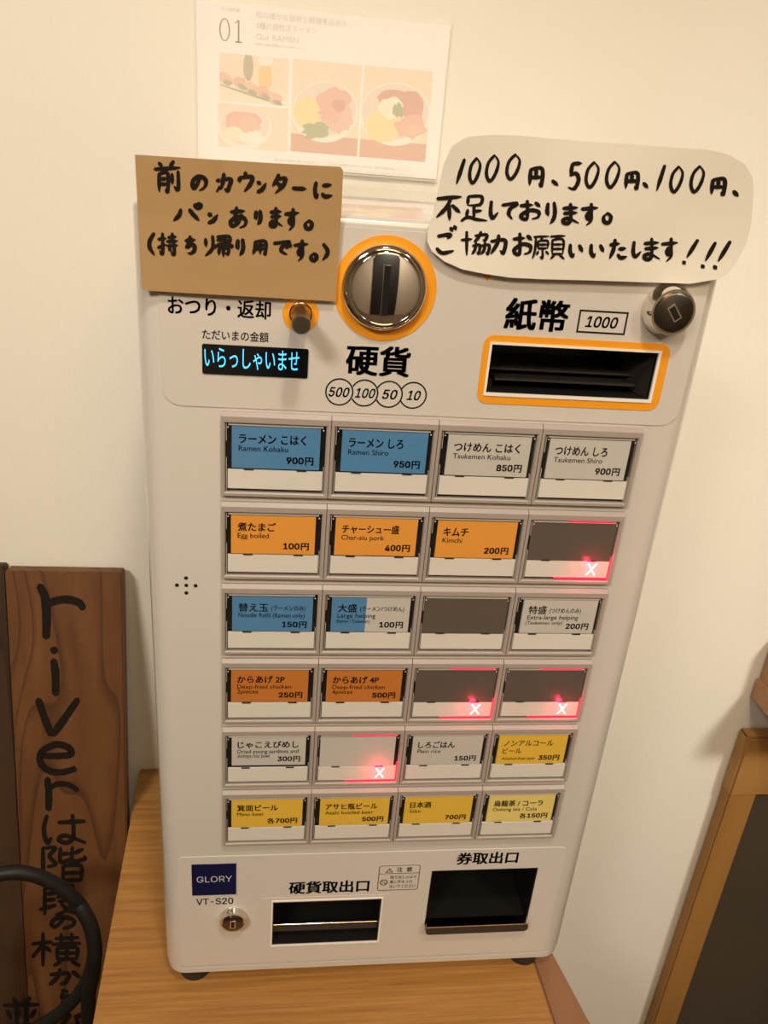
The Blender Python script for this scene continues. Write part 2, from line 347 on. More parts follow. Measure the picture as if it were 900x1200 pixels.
HAND = {
 '前': '20,5 32,18|72,0 58,18|5,25 95,20|20,40 20,95|20,40 50,38 50,95 42,90|22,56 48,55|22,73 48,72|66,40 67,72|88,32 88,88 74,80',
 'の': '55,15 42,50 22,82 10,62 20,30 50,12 82,25 90,55 75,82 52,95',
 'カ': '10,35 85,28 80,62 68,90 54,80|48,0 44,38 30,70 8,92',
 'ウ': '50,0 50,18|16,28 18,50|16,28 86,24 76,62 45,98',
 'ン': '12,18 38,34|12,90 52,72 88,28',
 'タ': '44,2 30,32 8,60|38,25 84,22 70,60 25,98|32,46 64,66',
 'ー': '3,42 50,50 97,52',
 'に': '16,8 10,50 16,92 26,76|50,26 90,22|46,74 62,90 94,84',
 'パ': '28,34 22,62 4,88|58,34 72,60 90,86|88,2 98,12 88,24 77,13 86,3',
 'あ': '12,22 84,17|42,0 36,50 46,88|70,36 50,74 20,90 10,70 36,50 70,46 92,66 84,88 60,98',
 'り': '22,8 16,42 26,62|72,4 80,48 68,78 44,98',
 'ま': '14,22 86,18|18,46 84,42|50,0 52,68 42,92 18,92 14,78 36,70 62,78 92,92',
 'す': '6,24 94,18|58,0 58,55 44,70 34,56 46,42 58,54 58,78 34,98',
 '。': '50,8 88,40 70,90 25,88 12,45 48,10',
 '(': '70,0 28,35 28,66 74,100', ')': '30,0 74,35 72,66 22,100',
 '持': '5,28 42,24|25,2 26,90 12,80|4,66 42,52|54,20 92,16|73,2 73,36|48,38 98,35|50,58 98,55|82,42 82,94 68,86|58,70 67,80',
 'ち': '10,24 86,18|46,0 38,32 20,60 50,45 82,54 80,80 50,96 30,92',
 '帰': '10,18 12,52|34,4 34,60 10,96|50,8 90,7 88,38 50,40|50,23 88,22|44,50 97,48 95,60|44,50 42,62|56,64 56,90|56,64 86,63 86,88 78,84|71,50 71,100',
 '用': '18,10 16,60 4,96|18,10 86,8 86,95 74,90|18,36 85,34|18,62 85,60|52,10 52,96',
 'で': '6,22 88,14 52,40 44,72 72,94|70,42 79,54|88,34 96,46',
 '1': '78,0 24,100', '0': '60,2 25,30 14,72 34,98 66,72 84,28 62,2', '5': '38,6 26,46|26,46 62,40 78,64 50,94 12,90|40,6 96,4',
 '円': '16,14 10,95|16,14 90,10 86,96 72,88|52,12 52,54|16,56 88,54', '、': '15,15 80,85',
 '不': '4,16 96,8|58,12 38,52 2,88|50,42 52,100|62,42 92,70',
 '足': '28,4 25,36|28,4 78,4 74,34 28,38|50,38 50,88|50,62 80,58|26,56 20,84|2,98 26,84 60,92 100,97',
 'し': '32,0 26,60 44,92 90,62', 'て': '4,20 92,10 52,38 42,70 62,96',
 'お': '6,25 60,20|36,0 36,86 16,90 10,72 50,48 88,56 86,82 60,92|74,10 94,28',
 'ご': '22,32 74,26 62,40|16,76 40,92 88,84|76,2 84,14|92,-4 99,8',
 '協': '2,36 38,32|20,2 20,98|50,18 90,14 84,38 78,34|70,2 60,28 46,42|42,60 66,57 62,90 56,86|53,47 49,75 38,94|72,60 99,57 94,92 88,86|85,47 81,76 70,94',
 '力': '8,32 90,26 80,90 62,80|52,0 44,42 6,96',
 '願': '4,10 50,7|10,10 8,60 0,96|30,14 24,24|17,27 17,56|17,27 46,26 46,56|17,41 46,40|17,56 46,55|31,56 31,94 24,88|18,68 12,82|42,68 50,80|56,8 100,5|77,8 70,20|61,22 61,78|61,22 94,21 94,78|61,40 94,39|61,58 94,57|61,78 94,77|68,82 56,98|84,82 99,98',
 'い': '14,18 14,62 28,86 38,72|70,22 90,60', 'た': '6,26 56,20|32,0 24,50 4,94|56,48 92,44|50,76 66,92 98,86',
 '!': '88,0 34,72|14,90 24,100',
 'は': '15,6 8,50 15,96 24,80|40,28 97,24|70,3 72,75 58,96 40,86 55,72 98,96',
 '階': '8,5 8,100|8,5 35,4 22,28 36,50 18,58|46,4 46,44 66,36|46,22 65,20|94,8 75,20|72,2 72,40 98,36 97,28|70,46 60,55|52,56 52,98|52,56 90,55 90,98|52,76 90,75|52,97 90,96',
 '段': '36,4 12,12|12,12 12,96|12,30 38,27|12,50 38,47|0,80 40,66|56,5 54,30 44,42|56,5 82,4 82,30 98,32|48,54 88,50 70,80 40,99|54,62 72,82 100,98',
 '横': '0,34 40,28|22,2 22,100|22,35 0,74|24,40 38,56|48,18 96,15|60,4 60,33|82,3 82,33|42,35 100,32|52,46 52,80|52,46 92,45 92,80|52,62 92,61|52,80 92,79|72,35 72,80|60,86 45,99|82,86 99,99',
 'か': '6,36 62,30 54,80 38,90|36,4 28,50 4,94|76,18 97,50', 'ら': '28,4 60,16|30,28 24,62 60,48 84,66 66,90 24,97',
 '並': '30,0 38,16|72,-2 60,16|6,23 94,20|38,24 38,88|62,24 62,88|14,40 25,66|86,38 74,62|0,94 100,90',
}
def hand(ch, x0, y0, x1, y1, wid, taper=0.35):
    out = []
    for st in HAND[ch].split('|'):
        pts = [tuple(float(a) for a in p.split(',')) for p in st.split()]
        pts = [(x0 + (x1 - x0) * a / 100, y0 + (y1 - y0) * b_ / 100) for a, b_ in pts]
        out.append(ribbon(pts, wid, taper))
    return out

# ================================================================== THE ROOM
XL, XR, ZF = -24.0, 34.0, -42.0             # left wall, right wall, front wall (G units)
def slab(name, x0, x1, y0, y1, z0, z1, m_):
    b = MB(); b.box(x0, x1, y0, y1, z0, z1, m_); return struct(name, b)
CE = G0 - 2.46 / S
slab('floor', XL, XR, G0, G0 + 1.5, ZF, ZW, M['floor'])
slab('ceiling', XL, XR, CE - 1.5, CE, ZF, ZW, M['plaster'])
slab('wall_back', XL, XR, CE - 1.5, G0 + 1.5, ZW, ZW + 2, M['wall'])
slab('wall_left', XL - 2, XL, CE - 1.5, G0 + 1.5, ZF, ZW + 2, M['plaster'])
slab('wall_right', XR, XR + 2, CE - 1.5, G0 + 1.5, ZF, ZW + 2, M['plaster'])
slab('wall_front', XL - 2, XR + 2, CE - 1.5, G0 + 1.5, ZF - 2, ZF, M['plaster'])

b = MB(); b.box(0, 12, G0 - 31, G0, ZF, ZF + .6, M['reflectpanel']); struct('added_dark_panel', b)  # unseen panel added to give the coin disc a dark reflection
# ================================================================== COUNTER
ct = thing('counter', 'oak-topped wooden counter with the ticket machine standing on it', 'counter', (1.4, G0, 1.6))
def on_level(px, py, y):
    d = ray(px, py); s = (y - CAM.y) / d.y; p = CAM + d * s; return p.x, p.z
zf = -1.7
xl0, xl1 = -1.66, -1.655 + (1.56 / 5.7) * 0.6
b = MB()
def plan(mb, pts, y0, y1, m_):                  # outline in (x, z), extruded in y
    n = len(pts); vs = [(p[0], y0, p[1]) for p in pts] + [(p[0], y1, p[1]) for p in pts]
    mb.add(vs, [tuple(range(n)), tuple(reversed(range(n, 2 * n)))] + [(i, (i + 1) % n, (i + 1) % n + n, i + n) for i in range(n)], m_)
plan(b, [(-1.655, 3.985), (-1.495, zf), (4.22, zf), (4.16, 0.05), (4.02, 3.985)], CT, CT + 0.45, M['oak'])
finish('countertop', b, ct, (1.4, CT, 1.2), bevel=0.02)
b = MB(); plan(b, [(4.03, 3.985), (4.17, 0.05), (4.23, zf), (4.86, zf), (4.42, 0.5), (4.30, 3.985)], CT + 0.02, CT + 0.5, M['oaktrim'])
finish('side_trim', b, ct, (4.4, CT, 1.2), bevel=0.02, label='reddish brown wooden edge strip')
for x0, x1 in ((-1.2, -0.9), (3.7, 4.0)):
    b = MB(); b.box(x0, x1, CT + 0.45, G0, -1.3, 3.9, M['oak']); finish('side_panel', b, ct, ((x0 + x1) / 2, CT + 1, 1))
b = MB(); b.box(-0.9, 3.7, CT + 0.45, G0 - 1, 3.3, 3.6, M['oak']); finish('back_panel', b, ct, (1.4, CT + 1, 3.4))

# ================================================================== TICKET MACHINE
XM0, XM1, YM0, YM1, ZM1 = -0.72, 4.46, -1.745, 7.33, 3.72
vm = thing('ticket_machine', 'white countertop meal ticket vending machine with six rows of menu buttons', 'ticket machine', (1.87, CT, 1.85))
def body():
    mb = MB(); mb.box(XM0, XM1, YM0, YM1, 0, ZM1, M['body'])
    o = finish('cabinet', mb, vm, (1.87, 3, 1.85))
    me = o.data; bm = bmesh.new(); bm.from_mesh(me)
    def vertical(e): return abs((e.verts[0].co - e.verts[1].co).z) > 0.3
    bmesh.ops.bevel(bm, geom=[e for e in bm.edges if vertical(e)], offset=0.24 * S, segments=8, affect='EDGES', profile=0.5)
    top = max(v.co.z for v in bm.verts)
    es = [e for e in bm.edges if abs(e.verts[0].co.z - top) < 1e-5 and abs(e.verts[1].co.z - top) < 1e-5]
    bmesh.ops.bevel(bm, geom=es, offset=0.07 * S, segments=4, affect='EDGES', profile=0.5)
    bm.to_mesh(me); bm.free()
    cuts = []
    for x0, x1, y0, y1, dz in HOLES:
        c = MB(); c.box(x0, x1, y0, y1, -0.5, dz, M['dark']); co = finish('cut', c); cuts.append(co)
        md = o.modifiers.new('cut', 'BOOLEAN'); md.object = co; md.operation = 'DIFFERENCE'; md.solver = 'EXACT'
    bpy.context.view_layer.update()
    dg = bpy.context.evaluated_depsgraph_get()
    nm = bpy.data.meshes.new_from_object(o.evaluated_get(dg))
    o.modifiers.clear(); o.data = nm; bpy.data.meshes.remove(me)
    for c in cuts: bpy.data.objects.remove(c)
    nm.polygons.foreach_set('use_smooth', [True] * len(nm.polygons)); nm.set_sharp_from_angle(angle=math.radians(28))
    return o
HOLES = [(2.385, 3.975, -0.755, -0.290, 0.9), (0.604, 1.941, 6.216, 6.990, 1.0), (2.526, 3.875, 5.777, 6.745, 1.0)]
body()
# base lip and seam
b = MB()
def rplan(mb, x0, z0, x1, z1, r, y0, y1, m_): plan(mb, rrect(x0, z0, x1, z1, r, 8), y0, y1, m_)
rplan(b, XM0 + .06, 0.05, XM1 - .06, ZM1 - .05, .2, YM1, YM1 + .035, M['dark'])
rplan(b, XM0 + .015, 0.0, XM1 - .015, ZM1, .24, YM1 + .03, YM1 + .115, M['body'])
finish('base_tray', b, vm, (1.87, YM1, 1.85), smooth=30)
for x, z in ((-0.37, 0.27), (4.03, 0.27), (-0.37, 3.4), (4.03, 3.4)):
    b = MB(); b.lathe(x, z, [(0.225, YM1 + .115), (0.225, YM1 + .2), (0.2, CT)], M['rubber'], 28, 'y'); finish('foot', b, vm, (x, CT, z), smooth=40)
# thin printed films on the face
b = MB(); b.prism(rrect(-0.505, YM0 + .09, 4.30, -0.05, 0.17), -0.008, 0.0, M['sheet'], [[(2.385, -.755), (3.975, -.755), (3.975, -.29), (2.385, -.29)]])
finish('upper_face_sheet', b, vm, (1.87, -0.9, 0))
b = MB(); b.prism(rrect(-0.52, 5.44, 4.20, 7.31, 0.08), -0.008, 0.0, M['sheet'],
    [[(x0, y0), (x1, y0), (x1, y1), (x0, y1)] for x0, x1, y0, y1, _ in HOLES[1:]])
finish('lower_face_sheet', b, vm, (1.87, 6.4, 0))
F = -0.008                                       # film surface
# recess liners
def liner(name, x0, x1, y0, y1, dz, m_=M['dark']):
    mb = MB(); t = 0.012
    mb.box(x0, x1, y0, y0 + t, 0.0, dz, m_); mb.box(x0, x1, y1 - t, y1, 0.0, dz, m_)
    mb.box(x0, x0 + t, y0, y1, 0.0, dz, m_); mb.box(x1 - t, x1, y0, y1, 0.0, dz, m_); mb.box(x0, x1, y0, y1, dz - .02, dz, m_)
    return mb
# --- bill slot
bs = MB(); bs.prism(rrect(2.315, -0.833, 4.075, -0.195, 0.10), F - .006, F, M['orange'], [rrect(2.385, -0.757, 3.985, -0.285, 0.01, 2)])
bill = finish('bill_slot_surround', bs, vm, (3.2, -0.5, 0), label='orange border round the banknote slot')
b = MB(); b.prism([(2.372, -.769), (3.992, -.769), (3.992, -.272), (2.372, -.272)], F - .015, 0.0, M['white'], [[(2.394, -.748), (3.964, -.748), (3.964, -.300), (2.394, -.300)]])
finish('inner_rim', b, bill, (3.2, -0.5, 0), label='white rim')
b = liner('x', 2.386, 3.974, -0.754, -0.291, 0.88)
b.box(2.386, 3.974, -0.47, -0.45, 0.25, 0.88, M['darkgrey']); b.box(2.5, 3.86, -0.40, -0.385, 0.12, 0.8, M['darkgrey'])
b.add([(2.39, -.30, .02), (2.39, -.42, .02), (2.62, -.33, .4), (2.62, -.30, .4)], [(0, 1, 2, 3)], M['darkgrey'])
b.add([(3.97, -.30, .02), (3.97, -.74, .02), (3.80, -.62, .4), (3.80, -.33, .4)], [(0, 1, 2, 3)], M['darkgrey'])
finish('note_guide', b, vm, (3.2, -0.5, 0.4), label='black banknote throat')
# --- coin tray
b = liner('x', 0.605, 1.940, 6.217, 6.989, 0.98)

tray = finish('coin_tray', b, vm, (1.27, 6.6, 0.4), label='black coin return tray')
b = MB(); b.tube([(0.617, 6.71, 0.06), (1.928, 6.71, 0.06)], 0.013, M['chrome'], 10)
b.tube([(0.617, 6.60, 0.30), (1.928, 6.60, 0.30)], 0.012, M['lockface'], 10)
b.box(0.617, 1.928, 6.75, 6.83, 0.06, 0.10, M['darkgrey'])
finish('tray_bar', b, tray, (1.27, 6.7, 0.1), smooth=40, label='steel bar')
b = MB(); b.prism([(0.585, 6.197), (1.960, 6.197), (1.960, 7.009), (0.585, 7.009)], F - .012, F, M['white'], [[(0.604, 6.216), (1.941, 6.216), (1.941, 6.990), (0.604, 6.990)]])
finish('tray_rim', b, vm, (1.27, 6.6, 0))
b = MB(); b.prism([(0.47, 6.15), (2.03, 6.15), (2.03, 7.02), (0.47, 7.02)], F - .004, F, M['sheet'], [[(0.585, 6.197), (1.960, 6.197), (1.960, 7.009), (0.585, 7.009)]])
finish('tray_plate', b, vm, (1.27, 6.6, 0))
# --- ticket slot
b = liner('x', 2.527, 3.874, 5.778, 6.744, 0.98)
tk = finish('ticket_outlet', b, vm, (3.2, 6.2, 0.4), label='black ticket outlet opening')
b = MB(); b.prism(rrect(2.535, 6.66, 3.865, 6.80, 0.05, 4), -0.10, -0.02, M['darkgrey']); b.box(2.535, 3.865, 6.652, 6.668, -0.105, 0.02, M['chrome'])
finish('outlet_lip', b, tk, (3.2, 6.7, 0), smooth=40, label='dark flap with a steel edge')
# --- coin selector dial
x, y = U(451.2, 337, 0)
dial = MB(); dial.lathe(1.396, -1.17, [(0.445, F), (0.445, F - .006)], M['orange'], 64)
dl = finish('coin_slot_surround', dial, vm, (1.396, -1.17, 0), smooth=40, label='orange ring round the coin slot')
b = MB(); b.lathe(1.385, -1.185, [(0.362, F), (0.365, -0.05), (0.352, -0.085), (0.33, -0.095), (0.315, -0.075), (0.312, -0.03), (0.0, -0.03)], M['chrome'], 64)
finish('bezel', b, dl, (1.385, -1.185, 0), smooth=50, label='chrome bezel')
prof = [(0.318, -0.065), (0.298, -0.090)] + [(0.29 * (1 - i / 14), -0.092 - 0.024 * (1 - (1 - i / 14) ** 2)) for i in range(15)]
prof[-1] = (0.0005, prof[-1][1])
b = MB(); b.lathe(1.392, -1.188, prof, M['mirror'], 64)
finish('mirror_disc', b, dl, (1.392, -1.188, -0.08), smooth=60, label='convex polished steel disc')
b = MB(); b.box(1.372, 1.416, -1.385, -0.965, -0.124, -0.090, M['dark']); b.box(1.360, 1.372, -1.388, -0.962, -0.126, -0.090, M['chrome'])
finish('coin_slit', b, dl, (1.395, -1.17, -0.12), label='black vertical coin slit')
# --- return knob
kx, ky = 0.682, -0.917
b = MB(); b.lathe(kx, ky, [(0.155, F), (0.155, F - .006)], M['orange'], 48)
kn = finish('return_knob', b, vm, (kx, ky, 0), smooth=40, label='orange ring with a small steel push knob')
b = MB(); b.lathe(kx, ky - .01, [(0.098, F), (0.098, -0.05), (0.088, -0.05), (0.086, 0.0)], M['chrome'], 36); finish('collar', b, kn, (kx, ky, 0), smooth=40)
b = MB(); b.lathe(kx, ky, [(0.072, 0), (0.072, -0.36), (0.079, -0.37), (0.079, -0.43), (0.070, -0.442), (0.0005, -0.442)], M['brushed'], 36); finish('knob', b, kn, (kx, ky, -0.2), smooth=40)
# --- locks
def lock(cx, cy, r, p, rf, ang, slot):
    mb = MB(); mb.lathe(cx, cy, [(r, F), (r, -p * .35), (r * .93, -p * .6), (rf + .02, -p), (rf, -p), (rf - .004, -p + .012), (0.0005, -p + .012)], M['chrome'], 48)
    lk = finish('lock', mb, vm, (cx, cy, 0), smooth=35, label='round chrome cylinder lock')
    mb = MB(); mb.lathe(cx, cy, [(rf - .012, -p + .02), (rf - .012, -p - .012), (rf - .03, -p - .02), (0.0005, -p - .02)], M['lockface'], 40); finish('lock_face', mb, lk, (cx, cy, -p), smooth=35)
    mb = MB(); ca, sa = math.cos(ang), math.sin(ang); a, h = slot
    def q(u, v): return (cx + u * ca - v * sa, cy + u * sa + v * ca)
    mb.prism([q(-a - .013, -h - .013), q(a + .013, -h - .013), q(a + .013, h + .013), q(-a - .013, h + .013)], -p - .026, -p - .02, M['chrome'])
    mb.prism([q(-a, -h), q(a, -h), q(a, h), q(-a, h)], -p - .029, -p - .02, M['dark'])
    finish('keyhole', mb, lk, (cx, cy, -p))
lx, ly = U(780.5, 362, 0); lock(lx, ly, 0.232, 0.16, 0.182, math.radians(-38), (0.026, 0.062))
lx, ly = U(273.5, 1073.5, 0); lock(lx, ly, 0.165, 0.10, 0.135, 0, (0.02, 0.05))
# --- display
b = MB(); b.prism(rrect(-0.153, -0.618, 0.763, -0.356, 0.015, 3), F - .012, F, M['screen'])
ds = finish('display', b, vm, (0.3, -0.49, 0), label='small black display window with blue-lit greeting')
b = MB(); text_px(b, 'いらっしゃいませ', 295.5, 421.3, 111, 24, F - .014, M['cyan'], 0.0); finish('lettering', b, ds, (0.3, -0.49, 0))
# --- printed lettering
def letter(name, lab, *items):
    mb = MB()
    for it in items: text_px(mb, it[0], *it[1:5], F - .002, it[5] if len(it) > 5 else M['black'], it[6] if len(it) > 6 else 0.0, it[7] if len(it) > 7 else 0.0)
    return finish(name, mb, vm, (mb.v[0][0], mb.v[0][1], 0), label=lab)
letter('printed_lettering', 'black print reading change and return', ('おつり・返却', 257.5, 360.5, 121, 22, M['black'], 0.02))
letter('printed_lettering', 'small black print above the display', ('ただいまの金額', 276, 393.5, 78, 12, M['black'], 0.012))
letter('printed_lettering', 'bold black print reading coins', ('硬貨', 443.3, 423, 76, 36, M['black'], 0.03))
letter('printed_lettering', 'bold black print reading banknotes', ('紙幣', 629.5, 369.3, 75, 38, M['black'], 0.03))
letter('printed_lettering', 'black print above the coin tray', ('硬貨取出口', 386, 1039.3, 94, 14.5, M['black'], 0.03))
letter('printed_lettering', 'black print above the ticket outlet', ('券取出口', 571.5, 1005.5, 72, 14, M['black'], 0.03))
letter('printed_lettering', 'grey model lettering', ('VT-S20', 251.7, 1056.3, 43.5, 7.4, M['black'], 0.012))
# boxed 1000
b = MB()
x0, y0 = U(679.3, 362.3, 0); x1, y1 = U(733, 392.6, 0); x1 = U(736.8, 365.2)[0]
b.prism([(x0, y0), (x1, y0), (x1, y1), (x0, y1)], F - .002, F, M['black'], [[(x0 + .016, y0 + .016), (x1 - .016, y0 + .016), (x1 - .016, y1 - .016), (x0 + .016, y1 - .016)]])
text_px(b, '1000', 705.7, 377.7, 37, 13.5, F - .002, M['black'], 0.02, 0.15)
finish('boxed_number', b, vm, (x0, y0, 0), label='outlined box printed with 1000')
# coin circles, each overlapping the next
cs = [(397.6, 459, '500', 23.5), (426.9, 460.3, '100', 22.5), (455.6, 461.8, '50', 17), (483.8, 463, '10', 15)]
cc = [U(c[0], c[1]) for c in cs]; R0 = 0.128
for i, (c, (px, py, s_, wd)) in enumerate(zip(cc, cs)):
    b = MB(); n = 64; ri = R0 - .014
    inner = cc[i - 1] if i else None
    vs = []; fs = []
    for k in range(n):
        a = 2 * math.pi * k / n; vs += [(c[0] + R0 * math.cos(a), c[1] + R0 * math.sin(a), F - .002), (c[0] + ri * math.cos(a), c[1] + ri * math.sin(a), F - .002)]
    for k in range(n):
        a = 2 * math.pi * (k + .5) / n; mx_, my_ = c[0] + R0 * math.cos(a), c[1] + R0 * math.sin(a)
        if inner and math.hypot(mx_ - inner[0], my_ - inner[1]) < R0: continue
        k2 = (k + 1) % n; fs.append((2 * k, 2 * k2, 2 * k2 + 1, 2 * k + 1))
    b.add(vs, fs, M['black'])
    text_px(b, s_, px + (1.5 if i else 0), py + .5, wd, 11.5, F - .002, M['black'], 0.018, 0.22)
    finish('coin_circle', b, vm, (c[0], c[1], 0), label='circle printed with ' + s_)
# orange arrow tip
b = MB(); p = [U(553, 303), U(583, 305), U(571, 330)]; b.prism(p, F - .002, F, M['orange']); finish('printed_arrow', b, vm, (p[0][0], p[0][1], 0), label='orange arrow tip')
# maker plate
b = MB(); b.box(-0.357, 0.160, 5.556, 6.056, F - .012, F, M['navy']); pl = finish('maker_plate', b, vm, (-0.1, 5.8, 0), label='square navy maker plate with silver lettering')
b = MB(); text_px(b, 'GLORY', 251.3, 1030.3, 41.5, 7, F - .014, M['silverprint'], 0.0, 0.0); finish('lettering', b, pl, (-0.1, 5.8, 0))
# caution sticker
b = MB(); X0, X1, Y0, Y1 = 1.868, 2.377, 5.658, 6.085; bw = M['ink']
M['sepia'] = mat('sepia_print', (0.14, 0.085, 0.05), 0.6)
b.prism(rrect(X0, Y0, X1, Y1, .04), F - .003, F, M['sheet']); st = finish('caution_sticker', b, vm, (2.1, 5.9, 0), label='small caution sticker with thin brown outline')
b = MB(); z = F - .005
b.prism(rrect(X0, Y0, X1, Y1, .04), z, z + .001, M['sepia'], [rrect(X0 + .01, Y0 + .01, X1 - .01, Y1 - .01, .032)])
b.box(X0, X1, Y0 + .135, Y0 + .144, z, z + .001, M['sepia'])
tx, ty = X0 + .13, Y0 + .04
b.prism([(tx, ty), (tx + .05, ty + .08), (tx - .05, ty + .08)], z, z + .001, M['sepia'], [[(tx, ty + .022), (tx + .031, ty + .07), (tx - .031, ty + .07)]])
b.box(tx - .004, tx + .004, ty + .032, ty + .062, z, z + .001, M['sepia'])
text(b, '注', X0 + .22, Y0 + .035, X0 + .29, Y0 + .115, z, M['sepia'], .015); text(b, '意', X0 + .34, Y0 + .035, X0 + .41, Y0 + .115, z, M['sepia'], .015)
b.prism(circ(X0 + .075, Y0 + .285, .05), z, z + .001, M['sepia'], [circ(X0 + .075, Y0 + .285, .036)])
b.prism([(X0 + .037, Y0 + .255), (X0 + .045, Y0 + .247), (X0 + .113, Y0 + .315), (X0 + .105, Y0 + .323)], z, z + .001, M['sepia'])
for i, (s_, wd) in enumerate((('取り出し口より', .325), ('奥に手を入れ', .285), ('ないでください', .325))):
    text(b, s_, X0 + .150, Y0 + .175 + i * .078, X0 + .150 + wd, Y0 + .230 + i * .078, z, M['sepia'], .01)
finish('lettering', b, st, (2.1, 5.9, 0))
# speaker holes
for px, py in ((218, 677.3), (207.4, 685.6), (218.3, 685.8), (229.2, 686.3), (218.4, 694.7)):
    x, y = U(px, py); b = MB(); b.lathe(x, y, [(0.019, 0.0), (0.019, -0.004)], M['dark'], 14); finish('speaker_hole', b, vm, (x, y, 0))

# --- the 24 buttons
ZB = -0.06; KB = (ZB - CAM.z) / (0 - CAM.z)
PV = 0.8941310391
def cellpos(c, r): return CAM.x + (c - CAM.x) * KB, CAM.y + (r * PV - CAM.y) * KB
def frame_mesh():
    mb = MB(); x0, x1, y0, y1 = 0.004, 0.989, 0.0, 0.822
    ix0, ix1, iy0, iy1 = 0.040, 0.950, 0.100, 0.772
    f = ZB; bz = 0.035; g = M['frame']
    A = [(x0, y0 + bz), (x1, y0 + bz), (x1, y1 - .012), (x0, y1 - .012)]; Bk = [(x0, y0), (x1, y0), (x1, y1), (x0, y1)]
    C_ = [(ix0 - .012, iy0 - .012), (ix1 + .012, iy0 - .012), (ix1 + .012, iy1 + .012), (ix0 - .012, iy1 + .012)]
    D = [(ix0, iy0), (ix1, iy0), (ix1, iy1), (ix0, iy1)]
    rings = [[(p[0], p[1], F * 0) for p in Bk], [(p[0], p[1], f + bz) for p in Bk], [(p[0], p[1], f) for p in A], [(p[0], p[1], f) for p in C_], [(p[0], p[1], f + .012) for p in D], [(p[0], p[1], 0.0) for p in D]]
    vs = [v for r_ in rings for v in r_]; fs = []
    for k in range(5):
        for i in range(4): j = (i + 1) % 4; fs.append((k * 4 + i, k * 4 + j, (k + 1) * 4 + j, (k + 1) * 4 + i))
    mb.add(vs, fs, g); return mb
def cap_mesh():                                # the acrylic rim of a button: a clear box edge standing in a dark gap
    mb = MB(); x0, x1, y0, y1 = 0.048, 0.942, 0.108, 0.764
    mb.box(0.030, 0.960, 0.090, 0.785, -0.004, -0.001, M['dark'])
    t = .009
    def rimbox(a0, a1, b0, b1): mb.box(a0, a1, b0, b1, ZB + .006, -0.012, M['acrylic_edge'])
    rimbox(x0 + .02, x1 - .02, y0, y0 + t); rimbox(x0, x0 + t * .6, y0 + .33, y1); rimbox(x1 - t * .6, x1, y0 + .40, y1)
    rimbox(x0, x0 + t * .5, y0, y0 + .16); 
    for xx in (x0 + .018, x1 - .018):
        mb.lathe(xx, y0 + .026, [(0.006, ZB - .0005), (0.006, ZB - .004)], M['white'], 8)
    mb.box(x0 + .16, x0 + .25, 0.534, 0.549, ZB + .004, ZB + .009, M['darkgrey']); mb.box(x1 - .25, x1 - .16, 0.534, 0.549, ZB + .004, ZB + .009, M['darkgrey'])
    return mb
def cover_mesh():
    mb = MB(); mb.box(0.052, 0.938, 0.112, 0.760, ZB - .002, ZB + .001, M['acrylic']); return mb
def strip_mesh():
    mb = MB(); mb.box(0.062, 0.932, 0.548, 0.735, -0.03, ZB + .008, M['strip']); return mb
def edge_glow_mesh():
    mb = MB(); mb.prism([(0.36, 0.738), (0.934, 0.738), (0.934, 0.50), (0.946, 0.50), (0.946, 0.757), (0.40, 0.757)], -0.03, ZB + .006, M['redglow']); return mb  # edge glow from the LED, built as an emissive bar
def top_edge_glow_mesh():
    mb = MB(); mb.box(0.42, 0.90, 0.106, 0.110, -0.03, ZB + .004, M['redglow']); return mb
def cross_mesh():
    mb = MB(); cx, cy, a, t = 0.755, 0.640, 0.052, 0.015
    for sg in (1, -1):
        mb.prism([(cx - a, cy - sg * a - t), (cx - a + t, cy - sg * a - (t if sg > 0 else -t) * 0 - t), (cx + a, cy + sg * a + t), (cx + a - t, cy + sg * a + t)] if sg > 0 else
                 [(cx - a, cy + a + t), (cx - a + t, cy + a + t), (cx + a, cy - a - t), (cx + a - t, cy - a - t)], ZB + .004, ZB + .008, M['xlight'])
    return mb
BL, OR, RU, YE, PY, GR = 'blue orangecard rustcard yellowcard paleyellow greycard'.split()
CARDS = {
 (0, 0): (BL, 'ラーメン こはく', ['Ramen Kohaku'], '900円'), (0, 1): (BL, 'ラーメン しろ', ['Ramen Shiro'], '950円'),
 (0, 2): (GR, 'つけめん こはく', ['Tsukemen Kohaku'], '850円'), (0, 3): (GR, 'つけめん しろ', ['Tsukemen Shiro'], '900円'),
 (1, 0): (OR, '煮たまご', ['Egg boiled'], '100円'), (1, 1): (OR, 'チャーシュー盛', ['Char-siu pork'], '400円'), (1, 2): (OR, 'キムチ', ['Kimchi'], '200円'), (1, 3): None,
 (2, 0): (BL, '替え玉|(ラーメンのみ)', ['Noodle Refill (Ramen only)'], '150円'), (2, 1): ('half', '大盛|(ラーメン/つけめん)', ['Large helping', '(Ramen / Tsukemen)'], '100円'), (2, 2): None,
 (2, 3): (GR, '特盛|(つけめんのみ)', ['Extra-large helping', '(Tsukemen only)'], '200円'),
 (3, 0): (RU, 'からあげ 2P', ['Deep-fried chicken', '2pieces'], '250円'), (3, 1): (RU, 'からあげ 4P', ['Deep-fried chicken', '4pieces'], '500円'), (3, 2): None, (3, 3): None,
 (4, 0): (GR, 'じゃこえびめし', ['Dried young sardines and', 'shrimps rice bowl'], '300円'), (4, 1): None, (4, 2): (GR, 'しろごはん', ['Plain rice'], '150円'),
 (4, 3): (YE, 'ノンアルコール|~ビール', ['Alcohol-free beer'], '350円'),
 (5, 0): (YE, '箕面ビール', ['Mino beer'], '各700円'), (5, 1): (YE, 'アサヒ瓶ビール', ['Asahi bottled beer'], '500円'), (5, 2): (YE, '日本酒', ['Sake'], '700円'),
 (5, 3): (PY, '烏龍茶 / コーラ', ['Oolong tea / Cola'], '各150円')}
LED = {(1, 3), (3, 2), (3, 3), (4, 1)}
